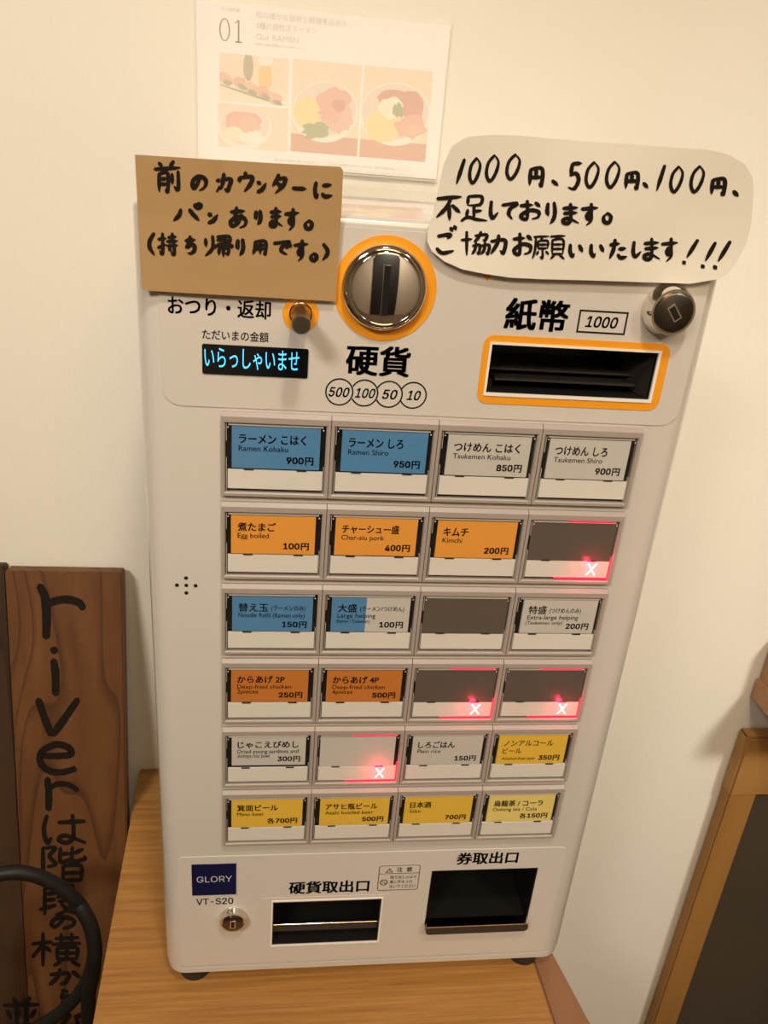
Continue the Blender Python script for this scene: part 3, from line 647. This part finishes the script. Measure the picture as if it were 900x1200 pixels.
LEN = {'ラーメン こはく': .61, 'ラーメン しろ': .51, 'つけめん こはく': .64, 'つけめん しろ': .52, '煮たまご': .36, 'チャーシュー盛': .56, 'キムチ': .25, 'からあげ 2P': .49, 'からあげ 4P': .49,
       'じゃこえびめし': .66, 'しろごはん': .42, '箕面ビール': .46, 'アサヒ瓶ビール': .60, '日本酒': .25, '烏龍茶 / コーラ': .60}
CN = {BL: 'blue', OR: 'orange', RU: 'rust orange', YE: 'yellow', PY: 'pale yellow', GR: 'light grey', 'half': 'half blue half grey'}
protos = {}
def stamp(key, name, maker, parent, cx, cy, **k):
    """first use builds the mesh, later uses share it"""
    if key not in protos:
        o = finish(name, maker(), None, (0, 0, 0), **{a: v for a, v in k.items() if a != 'label'}); protos[key] = o.data
    else:
        o = bpy.data.objects.new(name, protos[key]); COL.objects.link(o)
    o.parent = parent; o.location = W(cx, cy, 0) - ROOTS[parent.name]; ROOTS[o.name] = W(cx, cy, 0)
    if 'label' in k: o['label'] = k['label']
    return o
def to_origin(mb): return mb
for r in range(6):
    for c in range(4):
        cx, cy = cellpos(c, r); card = CARDS[(r, c)]
        stamp('frame', 'button_frame', frame_mesh, vm, cx, cy)
        if card: lab = '%s menu button for %s' % (CN[card[0]], ' '.join(card[2]).lower())
        else: lab = 'blank grey button with a lit red cross' if (r, c) in LED else 'blank grey button without any light'
        if (r, c) == (4, 1): lab = 'blank whitish button with a lit red cross'
        bt = stamp('cap', 'menu_button', cap_mesh, vm, cx, cy, label=lab)
        stamp('strip', 'lower_strip', strip_mesh, bt, cx, cy)
        jx = random.uniform(-.008, .012); jy = random.uniform(-.005, .005) + (0.0 if (r, c) != (4, 0) else -.02)
        x0, x1, y0, y1 = .100 + jx, .900 + jx, .128 + jy, .534 + min(jy, 0)
        zc = ZB + .012
        mb = MB()
        if card and card[0] == 'half':
            mb.box(x0, .455, y0, y1, -0.02, zc, M[BL]); mb.box(.455, x1, y0, y1, -0.02, zc, M[GR])
        elif card: mb.box(x0, x1, y0, y1, -0.02, zc, M[card[0]])
        elif (r, c) == (4, 1): mb.box(.070, x1 + .01, y0 + .01, y1 + .02, -0.02, zc, M[GR])
        else: mb.box(.060, .935, .118, .548, -0.02, zc, M['blank'])
        o = finish('menu_card', mb, None, (0, 0, 0)); o.parent = bt; o.location = (0, 0, 0)
        o.location = W(cx, cy, 0) - ROOTS[bt.name]
        for v in o.data.vertices: v.co -= Vector((0, 0, 0))
        if card:
            t = MB(); z = zc - .0015; lx_ = x0 + .062; k = M['black']
            ti = card[1]
            if '|~' in ti:
                a, b2 = ti.split('|~'); text(t, a, lx_, y0 + .072, lx_ + .58, y0 + .150, z, k, .012); text(t, b2, lx_, y0 + .178, lx_ + .22, y0 + .256, z, k, .012)
                text_w(t, card[2][0], lx_, y0 + .348, .058, z, k, .006, maxw=.40)
            else:
                if '|' in ti:
                    a, b2 = ti.split('|'); text(t, a, lx_, y0 + .072, lx_ + .098 * len(a), y0 + .172, z, k, .018)
                    text(t, b2, lx_ + .098 * len(a) + .03, y0 + .098, x1 - (.075 if c == 0 else .06 if c == 1 else .17), y0 + .168, z, k, .012)
                else: text(t, ti, lx_, y0 + .072, lx_ + LEN[ti], y0 + .166, z, k, .024)
                for i, l in enumerate(card[2]):
                    text_w(t, l, lx_ - (.01 if i and '(' in l else 0), y0 + .236 + i * .062, .074 if not (i and '(' in l) else .060, z, k, .006, maxw=(.66 if i == 0 else .40 if c == 3 else .345))
            by = y0 + (.352 if (r, c) != (4, 3) else .355); num = card[3].strip('各円')
            text(t, '円', x1 - .055 - .078, by - .072, x1 - .055, by + .008, z, k, .035)
            text(t, num, x1 - .145 - .053 * len(num), by - .068, x1 - .145, by, z, k, .03)
            if '各' in card[3]: text(t, '各', x1 - .155 - .053 * len(num) - .085, by - .076, x1 - .155 - .053 * len(num), by + .010, z, k, .02)
            o = finish('lettering', t, None, (0, 0, 0)); o.parent = bt; o.location = W(cx, cy, 0) - ROOTS[bt.name]
        if (r, c) in LED:
            stamp('led', 'edge_glow', edge_glow_mesh, bt, cx, cy, label='acrylic edge given a red LED glow'); stamp('ledtop', 'edge_glow', top_edge_glow_mesh, bt, cx, cy, label='thin top edge given a red LED glow'); stamp('cross', 'lit_cross', cross_mesh, bt, cx, cy, label='lit pinkish white cross')
            light('led_lamp', 'POINT', W(cx + .74, cy + .60, ZB - .10), 0.008, (1.0, 0.02, 0.07), 0.002)
        stamp('cover', 'clear_cover', cover_mesh, bt, cx, cy)

# ================================================================== HANDWRITTEN NOTES
def sheet_grid(name, outline_px, zfun, m_, label, cat, chars, wid, wf=None):
    """a sheet of paper given by its outline in the plane of the face, bent by zfun(x, y); ink lies on it"""
    base = [U(px, py, -0.05) for px, py in outline_px]
    xs = [p[0] for p in base]; ys = [p[1] for p in base]
    mb = MB(); bm = bmesh.new(); vs = [bm.verts.new((p[0], p[1], 0)) for p in base]; bm.faces.new(vs)
    nx = 44
    for i in range(1, nx):
        x = min(xs) + (max(xs) - min(xs)) * i / nx
        bmesh.ops.bisect_plane(bm, geom=bm.verts[:] + bm.edges[:] + bm.faces[:], plane_co=(x, 0, 0), plane_no=(1, 0, 0))
        y = min(ys) + (max(ys) - min(ys)) * i / nx
        bmesh.ops.bisect_plane(bm, geom=bm.verts[:] + bm.edges[:] + bm.faces[:], plane_co=(0, y, 0), plane_no=(0, 1, 0))
    bm.verts.index_update(); n = len(bm.verts); th = 0.006
    top = [(v.co.x, v.co.y, zfun(v.co.x, v.co.y)) for v in bm.verts]
    bot = [(a, b_, c_ + th) for a, b_, c_ in top]
    fs = [tuple(v.index for v in f.verts) for f in bm.faces]
    sides = [(e.verts[0].index, e.verts[1].index, e.verts[1].index + n, e.verts[0].index + n) for e in bm.edges if len(e.link_faces) == 1]
    mb.add(top + bot, fs + [tuple(a + n for a in reversed(f)) for f in fs] + sides, m_); bm.free()
    cx, cy = sum(xs) / len(xs), max(ys)
    root = finish(name, mb, None, (cx, cy, -0.05), smooth=60); tag(root, label, cat)
    ink = MB(); q = 0
    for ch, a, b_, c_, d in chars:
        for vs_, fs_ in hand(ch, a, b_, c_, d, wid * (wf or {}).get(ch, 1)):
            q += 1; w3 = []
            for px, py in vs_:
                x, y = U(px, py, -0.05); w3.append((x, y, zfun(x, y) - 0.0045 - 0.00004 * (q % 30)))
            ink.add(w3, fs_, M['ink'])
    finish('handwriting', ink, root, (cx, cy, -0.05))
    return root
def conv(lst, ox, oy, k): return [(c, a / k + ox, b_ / k + oy, d / k + ox, e / k + oy) for c, a, b_, d, e in lst]
n1 = [('前', 122, 86, 220, 196), ('の', 252, 132, 312, 190), ('カ', 338, 130, 400, 196), ('ウ', 412, 125, 475, 192), ('ン', 482, 150, 520, 198), ('タ', 535, 132, 592, 198), ('ー', 608, 172, 656, 192), ('に', 680, 156, 750, 216),
      ('パ', 188, 232, 290, 302), ('ン', 310, 262, 350, 306), ('あ', 385, 248, 450, 320), ('り', 475, 258, 502, 308), ('ま', 525, 250, 575, 318), ('す', 580, 254, 632, 328), ('。', 650, 292, 680, 325),
      ('(', 98, 340, 132, 415), ('持', 134, 338, 206, 416), ('ち', 230, 350, 272, 412), ('帰', 293, 345, 396, 420), ('り', 410, 358, 442, 416), ('用', 468, 364, 520, 412), ('で', 540, 362, 606, 416), ('す', 612, 364, 664, 436), ('。', 670, 408, 696, 435), (')', 708, 378, 738, 432)]
n1 = [('に' if c == 'に' else c, a, b_, d, e) for c, a, b_, d, e in n1]
kx0, ky0 = U(280, 350); 
def zk(x, y):                                     # flat on the door below, loosely curling where it stands above it
    return -0.060 - 0.012 * math.sin((x + .6) * 2.2) - (0.07 * max(0, -1.65 - y) if x < 0 else 0.02 * max(0, -1.65 - y)) - 0.02 * max(0, y + 1.2)
sheet_grid('kraft_note', [(159, 181), (240, 186), (320, 191), (399, 195.5), (402, 200), (400, 250), (393, 353), (320, 348.5), (240, 344), (168, 340), (166, 336), (162, 255)], zk, M['kraft'],
           'brown kraft paper note with black brush writing taped to the top left of the machine', 'note', conv(n1, 140, 160, 3), 4.7, {'用': .85, '帰': .85, '持': .85, '前': .9})
n2 = [('1', 108, 100, 142, 160), ('0', 143, 95, 180, 160), ('0', 184, 88, 226, 155), ('0', 234, 86, 279, 150), ('円', 293, 118, 331, 165), ('、', 350, 150, 370, 166), ('5', 388, 106, 426, 176), ('0', 430, 105, 474, 170), ('0', 481, 104, 526, 170), ('円', 532, 130, 568, 172), ('、', 578, 156, 594, 172),
      ('1', 606, 115, 640, 176), ('0', 643, 116, 685, 182), ('0', 694, 115, 738, 182), ('円', 748, 145, 785, 187), ('、', 802, 176, 818, 193),
      ('不', 66, 188, 130, 252), ('足', 128, 190, 192, 255), ('し', 194, 205, 222, 250), ('て', 229, 205, 270, 250), ('お', 272, 203, 326, 252), ('り', 336, 205, 366, 260), ('ま', 374, 210, 422, 262), ('す', 424, 210, 468, 264), ('。', 478, 231, 502, 259),
      ('ご', 58, 270, 116, 340), ('協', 128, 280, 199, 341), ('力', 200, 290, 242, 338), ('お', 256, 285, 306, 341), ('願', 306, 287, 386, 350), ('い', 394, 305, 434, 347), ('い', 446, 305, 487, 347), ('た', 497, 300, 542, 350), ('し', 550, 306, 580, 346), ('ま', 580, 298, 628, 353), ('す', 628, 298, 672, 356),
      ('!', 678, 302, 726, 362), ('!', 724, 308, 768, 371), ('!', 752, 305, 804, 373)]
o2 = [(140, 44), (200, 38), (270, 40), (400, 52), (500, 59), (620, 68), (740, 75), (790, 88), (830, 112), (849, 145), (852, 185), (848, 260), (838, 305), (815, 355), (790, 388), (768, 398), (740, 404), (700, 411), (600, 408), (450, 403), (330, 400), (250, 396), (190, 387), (130, 375), (85, 355), (55, 330), (43, 305), (46, 275), (60, 235), (70, 180), (84, 110), (105, 65)]
def zn(x, y):
    return -0.075 - 0.02 * math.sin(x * 2.6) * math.sin(y * 3 + 1) - 0.09 * max(0, x - 4.0) ** 1 - 0.05 * max(0, -1.6 - y)
sheet_grid('rounded_white_note', [(a / 2.143 + 480, b_ / 2.143 + 140) for a, b_ in o2], zn, M['paper'],
           'white paper note with rounded corners and brush writing about 1000, 500 and 100 yen', 'note', conv(n2, 480, 140, 2.143), 4.4, {'願': .62, '協': .8, '足': .85, '0': .85})

# ================================================================== POSTER ON THE WALL
ZP = ZW - 0.03
def up(px, py, z=ZP): return U(px, py, z)
b = MB(); P = [up(231.5, 2), up(523, 28), up(516.5, 213), up(230.5, 186)]
px0, px1 = (P[0][0] + P[3][0]) / 2, (P[1][0] + P[2][0]) / 2; py0, py1 = (P[0][1] + P[1][1]) / 2, (P[2][1] + P[3][1]) / 2
b.box(px0, px1, py0, py1, ZP, ZW - .005, M['poster'])
po = finish('poster', b, None, ((px0 + px1) / 2, py1, ZP)); tag(po, 'white menu poster in a clear sleeve on the wall above the machine, numbered 01', 'poster')
cols = {k: mat('print_' + k, tuple(a * 0.68 + b_ * 0.32 for a, b_ in zip(v, (0.93, 0.85, 0.76))), 0.6) for k, v in dict(peach=(0.90, 0.72, 0.57), cream=(0.90, 0.78, 0.62), brown=(0.66, 0.38, 0.27), bowl=(0.90, 0.85, 0.78), bowlin=(0.80, 0.70, 0.62),  # inks mixed towards cream: washed-out sleeve glare put into the print colours
        noodle=(0.87, 0.72, 0.36), pink=(0.77, 0.45, 0.37), ham=(0.65, 0.34, 0.28), green=(0.36, 0.42, 0.22), pale=(0.89, 0.86, 0.66), olive=(0.42, 0.39, 0.26), tan=(0.78, 0.52, 0.40), amber=(0.88, 0.58, 0.26)).items()}
def blob(mb, cx, cy, rx_, ry_, m_, z, n=18, jag=.18, clip=None, ang=0):
    pts = []
    for i in range(n):
        a = 2 * math.pi * i / n; r_ = 1 + random.uniform(-jag, jag)
        u, v = rx_ * r_ * math.cos(a), ry_ * r_ * math.sin(a)
        x, y = cx + u * math.cos(ang) - v * math.sin(ang), cy + u * math.sin(ang) + v * math.cos(ang)
        if clip: x = min(max(x, clip[0]), clip[1]); y = min(max(y, clip[2]), clip[3])
        x, y = up(x, y); pts.append((x, y, z))
    k = len(pts); c = (sum(p[0] for p in pts) / k, sum(p[1] for p in pts) / k, z)
    mb.add(pts + [c], [(i, (i + 1) % k, k) for i in range(k)], m_)
def photo(corners, bg, floor_c, fy, fn):
    mb = MB(); q = [up(*p) for p in corners]; x0, x1 = (q[0][0] + q[3][0]) / 2, (q[1][0] + q[2][0]) / 2; y0, y1 = (q[0][1] + q[1][1]) / 2, (q[2][1] + q[3][1]) / 2
    ym = y0 + (y1 - y0) * fy; z = ZP - .002
    mb.box(x0, x1, y0, ym, z, ZP, cols[bg]); mb.box(x0, x1, ym, y1, z, ZP, cols[floor_c])
    clip = (max(corners[0][0], corners[3][0]) + .5, min(corners[1][0], corners[2][0]) - .5, -99, 999)
    fn(mb, clip, z)
    for v in mb.v: pass
    mb.v = [(min(max(v[0], x0), x1), min(max(v[1], y0), y1), v[2]) for v in mb.v]
    return finish('photo_print', mb, po, ((x0 + x1) / 2, (y0 + y1) / 2, ZP))
def bowl(cx, cy, rx_, ry_, parts):
    def fn(mb, clip, z):
        blob(mb, cx, cy, rx_, ry_, cols['bowl'], z - .0005, 40, 0); blob(mb, cx, cy - 3, rx_ * .93, ry_ * .88, cols['bowlin'], z - .001, 40, 0)
        for i, (dx, dy, a, b_, m_, jg) in enumerate(parts): blob(mb, cx + dx, cy + dy, a, b_, cols[m_], z - .0015 - i * .0004, 22, jg)
    return fn
def gyoza(mb, clip, z):
    blob(mb, 291, 78, 6, 17, cols['olive'], z - .0005, 20, .02); blob(mb, 311, 91, 8, 17, cols['amber'], z - .0006, 20, .05); blob(mb, 311, 71, 9.5, 6, cols['bowl'], z - .0007, 24, 0)
    blob(mb, 296, 108, 44, 4, cols['bowl'], z - .001, 30, .02, ang=.32); blob(mb, 294, 111, 40, 1.3, cols['olive'], z - .0014, 30, .02, ang=.32)
    for i, (x, y) in enumerate(((264, 92), (281, 97), (293, 103), (308, 108), (322, 115))): blob(mb, x, y, 9, 6.5, cols['tan' if i % 2 == 0 else 'pink'], z - .002 - i * .0003, 14, .15, ang=.5); blob(mb, x + 3, y + 5, 6, 3, cols['olive'], z - .0038, 12, .2, ang=.4)
photo([(258, 62), (338.5, 68.5), (337.5, 123), (256.5, 117.5)], 'peach', 'cream', .72, gyoza)
photo([(256.5, 121), (337.5, 126.5), (337, 177.5), (255.5, 171)], 'peach', 'peach', .5, bowl(287, 149, 31, 27, [(-2, -6, 22, 13, 'pink', .12), (-14, 8, 12, 9, 'cream', .1), (8, 12, 14, 8, 'bowl', .1), (4, -3, 12, 9, 'tan', .2)]))
photo([(342.5, 69), (422.5, 76), (420, 183.5), (341.3, 177)], 'peach', 'brown', .80, bowl(381, 131, 39, 36, [(-18, 2, 20, 20, 'noodle', .1), (10, -12, 20, 16, 'pink', .12), (14, 8, 18, 16, 'tan', .2), (-12, 22, 15, 9, 'green', .25), (6, 2, 12, 9, 'pink', .3), (16, -8, 8, 7, 'ham', .2)]))
photo([(424.8, 76.2), (504.6, 83.3), (501, 190), (423.3, 183.7)], 'peach', 'brown', .80, bowl(463, 134, 42, 37, [(-2, -20, 18, 9, 'ham', .08), (20, -10, 14, 18, 'ham', .1), (-14, 14, 22, 18, 'noodle', .12), (-5, -7, 14, 13, 'pale', .15), (18, 14, 17, 14, 'pink', .25), (4, -5, 6, 8, 'green', .3), (22, 18, 9, 7, 'tan', .3)]))
b = MB(); z = ZP - .002
def tp(s_, cx, cy, wd, h, m_='fainttext', wt=0.0): text_px(b, s_, cx, cy, wd, h, z, M[m_], wt)
tp('和の確かな技術と経験を込めた', 354, 22.5, 108, 8, 'fainttext'); tp('2種の個性派ラーメン', 336, 33, 71, 8, 'fainttext')
tp('Our RAMEN', 325, 45, 50, 7); tp('和食・洋食の経験からつくるラーメン', 327, 54, 54, 3.6); tp('NUMBER', 270, 11, 22, 4)
for i, (s_, wd) in enumerate((('鶏と魚介の旨味を重ねた自家製スープに、全粒粉の中細麺を合わせた一杯です。素材の味をお楽しみください', 160), ('低温調理のチャーシューと季節の薬味をたっぷりのせて、つけめんは温かいつけ汁でどうぞ', 160), ('数量に限りがございますので、売り切れの際はご容赦ください', 120))):
    tp(s_, 402 + i * 5, 193.5 + i * 6.5, wd, 3.6)
for st in ([(270, 22.5), (258.5, 27), (256.5, 36), (261, 45), (268, 46), (269, 46)], [(261, 23), (268.5, 26), (270, 35), (268, 43), (262, 47)], [(274, 29), (279, 26), (279.5, 48)], [(274, 48), (283, 49)]):
    pass
cx0, cy0 = up(263.3, 34.8); b.prism(circ(cx0, cy0, .062, 36, .115), z, z + .001, M['fingray'], [circ(cx0, cy0, .046, 36, .106)])
cx1, cy1 = up(279.5, 37); b.box(cx1 - .008, cx1 + .010, cy1 - .115, cy1 + .11, z, z + .001, M['fingray']); b.box(cx1 - .04, cx1 + .04, cy1 + .10, cy1 + .112, z, z + .001, M['fingray'])
b.add([(cx1 - .008, cy1 - .115, z), (cx1 - .04, cy1 - .085, z), (cx1 - .036, cy1 - .075, z), (cx1 - .008, cy1 - .10, z)], [(0, 1, 2, 3)], M['fingray'])
finish('lettering', b, po, (px0, py0, ZP))
b = MB(); b.box(px0 - .03, px1 + .03, py0 - .03, py1 + .03, ZP - .014, ZP - .010, M['sleeve']); finish('clear_sleeve', b, po, (px0, py0, ZP))
b = MB(); n = 150
b.box(px0, px1, py1 + .005, py1 + .028, ZP - .018, ZP - .014, M['greycard'])
finish('sleeve_strip', b, po, (px0, py1, ZP))

# ================================================================== PLANKS
LEAN = 0.2
def onplank(px, py, off=0.0):
    n_ = Vector((0, LEAN, 1.0)); d0 = (3.62 + LEAN * 3.9) - off; d = ray(px, py); s = (d0 - n_.dot(CAM)) / n_.dot(d); return CAM + d * s
def plank(name, xa, xb, ya, yb, z_at, th, m_, xla=None):
    mb = MB(); n_ = Vector((0, LEAN, 1.0)).normalized()
    def zz(y): return z_at - LEAN * (y - 3.9)
    c = [Vector((xa, ya, zz(ya))), Vector((xb, ya, zz(ya))), Vector((xb, yb, zz(yb))), Vector((xa, yb, zz(yb)))]
    bk = [p + n_ * th for p in c]
    mb.add([tuple(p) for p in c + bk], [(0, 1, 2, 3), (7, 6, 5, 4), (0, 4, 5, 1), (1, 5, 6, 2), (2, 6, 7, 3), (3, 7, 4, 0)], m_)
    return finish(name, mb, None, ((xa + xb) / 2, yb, zz(yb)), bevel=0.02)
pA = onplank(5.5, 667); pB = onplank(143, 673)
pk = plank('signboard_plank', pA.x, pB.x, (pA.y + pB.y) / 2, G0 - .12, 3.62, 0.26, M['cedar'])
tag(pk, 'tall brown cedar plank with black brush writing starting river, leaning on the wall', 'wooden sign')
ink = MB(); q = 0
def ink_stroke(vf):
    global q
    q += 1; vs_, fs_ = vf; ink.add([tuple(onplank(x, y, .006 + .0001 * (q % 20))) for x, y in vs_], fs_, M['ink'])
for pts, wd in (([(46.5, 687), (52.5, 700), (54.5, 722), (54, 747)], 9.5), ([(56, 709), (64, 704.5), (78, 702.5), (92, 706), (97.5, 713)], 8.5),
                ([(61, 761), (66, 763)], 7.5), ([(62.8, 774), (65, 790), (65.2, 814)], 8.5),
                ([(44.8, 820), (52, 841), (60, 861)], 8), ([(91, 820), (75, 843), (62, 861)], 8),
                ([(49, 885.5), (66, 886), (83, 884), (80, 876), (66, 872.5), (50, 880), (47, 892), (56, 902.5), (72, 905), (88, 901)], 7.5),
                ([(55.5, 913), (57, 930), (56.8, 949)], 7.5), ([(58, 924), (67, 919), (80, 919.5), (91, 926)], 6)):
    ink_stroke(ribbon(pts, wd, .85, .95))
for ch, x0, y0, x1, y1, wd in (('は', 47, 954, 101, 989, 5), ('階', 46, 992, 100, 1033, 4.6), ('段', 47, 1037, 93, 1073, 4.6), ('の', 57, 1073, 90, 1089, 5), ('横', 38, 1093, 94, 1132, 4.4), ('か', 57, 1135, 94, 1155, 5), ('ら', 67, 1160, 88, 1175, 4.5), ('並', 2, 1170, 48, 1206, 5), ('び', 70, 1186, 96, 1212, 5)):
    if ch == 'び': HAND['び'] = '5,22 45,15 12,60 50,95 80,60 70,15|84,10 90,24|98,4 102,18'
    for vf in hand(ch, x0, y0, x1, y1, wd, .7): ink_stroke(vf)
finish('brush_lettering', ink, pk, (pA.x, pA.y, 3.6))
p2 = plank('plain_plank', pA.x - 2.1, pA.x - 0.06, pA.y + .05, G0 - .12, 3.84, 0.2, M['cedar2'])
tag(p2, 'darker brown plank behind the lettered one at the left edge of the photo', 'wooden plank')
# ---- cable loop hanging in front of the plank
zc = 2.2
pp = [(-30, 1040), (-12, 1028), (8, 1023), (28, 1023), (50, 1029), (72, 1041), (91, 1058), (104, 1080), (110, 1105), (108, 1130), (100, 1152), (86, 1172), (66, 1190), (40, 1206), (5, 1218), (-35, 1212), (-65, 1185), (-78, 1145), (-76, 1100), (-60, 1062), (-30, 1040)]
def cpt(px, py, z_):
    x, y = U(px, py, z_); return (x, y, z_)
sp = spline(pp, 6)
b = MB(); b.tube([cpt(x, y, 1.0 + .1 * math.sin(i * .05)) for i, (x, y) in enumerate(sp)], 0.095, M['cable'], 12)
sp2 = spline([(93, 1061), (105, 1082), (111, 1110), (109, 1140), (104, 1165), (104, 1195), (106, 1230), (107, 1330)], 6)
x_, y_ = U(107, 1330, 0.75)
b.tube([cpt(x, y, 1.0 - .2 * min(1, i / 14)) for i, (x, y) in enumerate(sp2)] + [(x_ - .03, y_ + 2, .5), (x_ - .05, y_ + 5, -.2), (x_ - .1, G0 - .1, -.9)], 0.10, M['cable'], 12)
cb = finish('cable', b, None, (x_, G0, -0.9), smooth=60); tag(cb, 'thick black cable looped in front of the lettered plank', 'cable')

# ================================================================== FRAMED BOARD AND SHELF AT RIGHT
fb = thing('framed_board', 'dark slate board in a pale timber frame standing against the wall at right', 'board', (11.5, G0, 3.85))
zf_ = 3.70
b = MB(); b.box(8.98, 9.54, 6.92, G0, zf_, 3.98, M['pine']); finish('post', b, fb, (9.26, 10, 3.8), bevel=.03)
b = MB(); b.box(13.6, 14.16, 6.92, G0, zf_, 3.98, M['pine']); finish('post', b, fb, (13.9, 10, 3.8), bevel=.03)
b = MB(); b.box(8.96, 14.18, 6.91, 8.28, zf_ - .03, 3.98, M['pineh']); finish('rail', b, fb, (11.5, 7.6, 3.8), bevel=.04)
b = MB(); b.box(9.5, 13.7, 8.2, G0 - .3, 3.84, 3.95, M['slate']); finish('slate_panel', b, fb, (11.5, 12, 3.9))
b = MB(); b.box(9.54, 13.6, G0 - 1.4, G0 - .2, zf_, 3.98, M['pineh']); finish('rail', b, fb, (11.5, G0 - 1, 3.8), bevel=.04)
sh = MB(); sh.box(8.97, 15.0, 5.83, 6.22, 2.6, 3.99, M['redwood']); shf = finish('wall_shelf', sh, None, (11.5, 6.2, 3.99), bevel=.02)
tag(shf, 'reddish wooden wall shelf jutting in at the right edge', 'shelf')
bx = thing('wooden_box', 'small wooden box standing on the shelf at the right edge', 'box', (9.6, 5.83, 3.7))
b = MB(); b.box(9.03, 9.10, 4.98, 5.83, 3.5, 3.96, M['redwood']); finish('side_board', b, bx, (9.06, 5.8, 3.7))
b = MB(); b.box(9.10, 10.6, 5.05, 5.83, 3.9, 3.96, M['pineh']); finish('back_board', b, bx, (9.8, 5.8, 3.9))
b = MB(); b.box(9.10, 10.6, 5.45, 5.83, 3.5, 3.56, M['pineh']); finish('front_board', b, bx, (9.8, 5.8, 3.5))
b = MB(); b.box(10.6, 10.67, 4.98, 5.83, 3.5, 3.96, M['redwood']); finish('side_board', b, bx, (10.6, 5.8, 3.7))
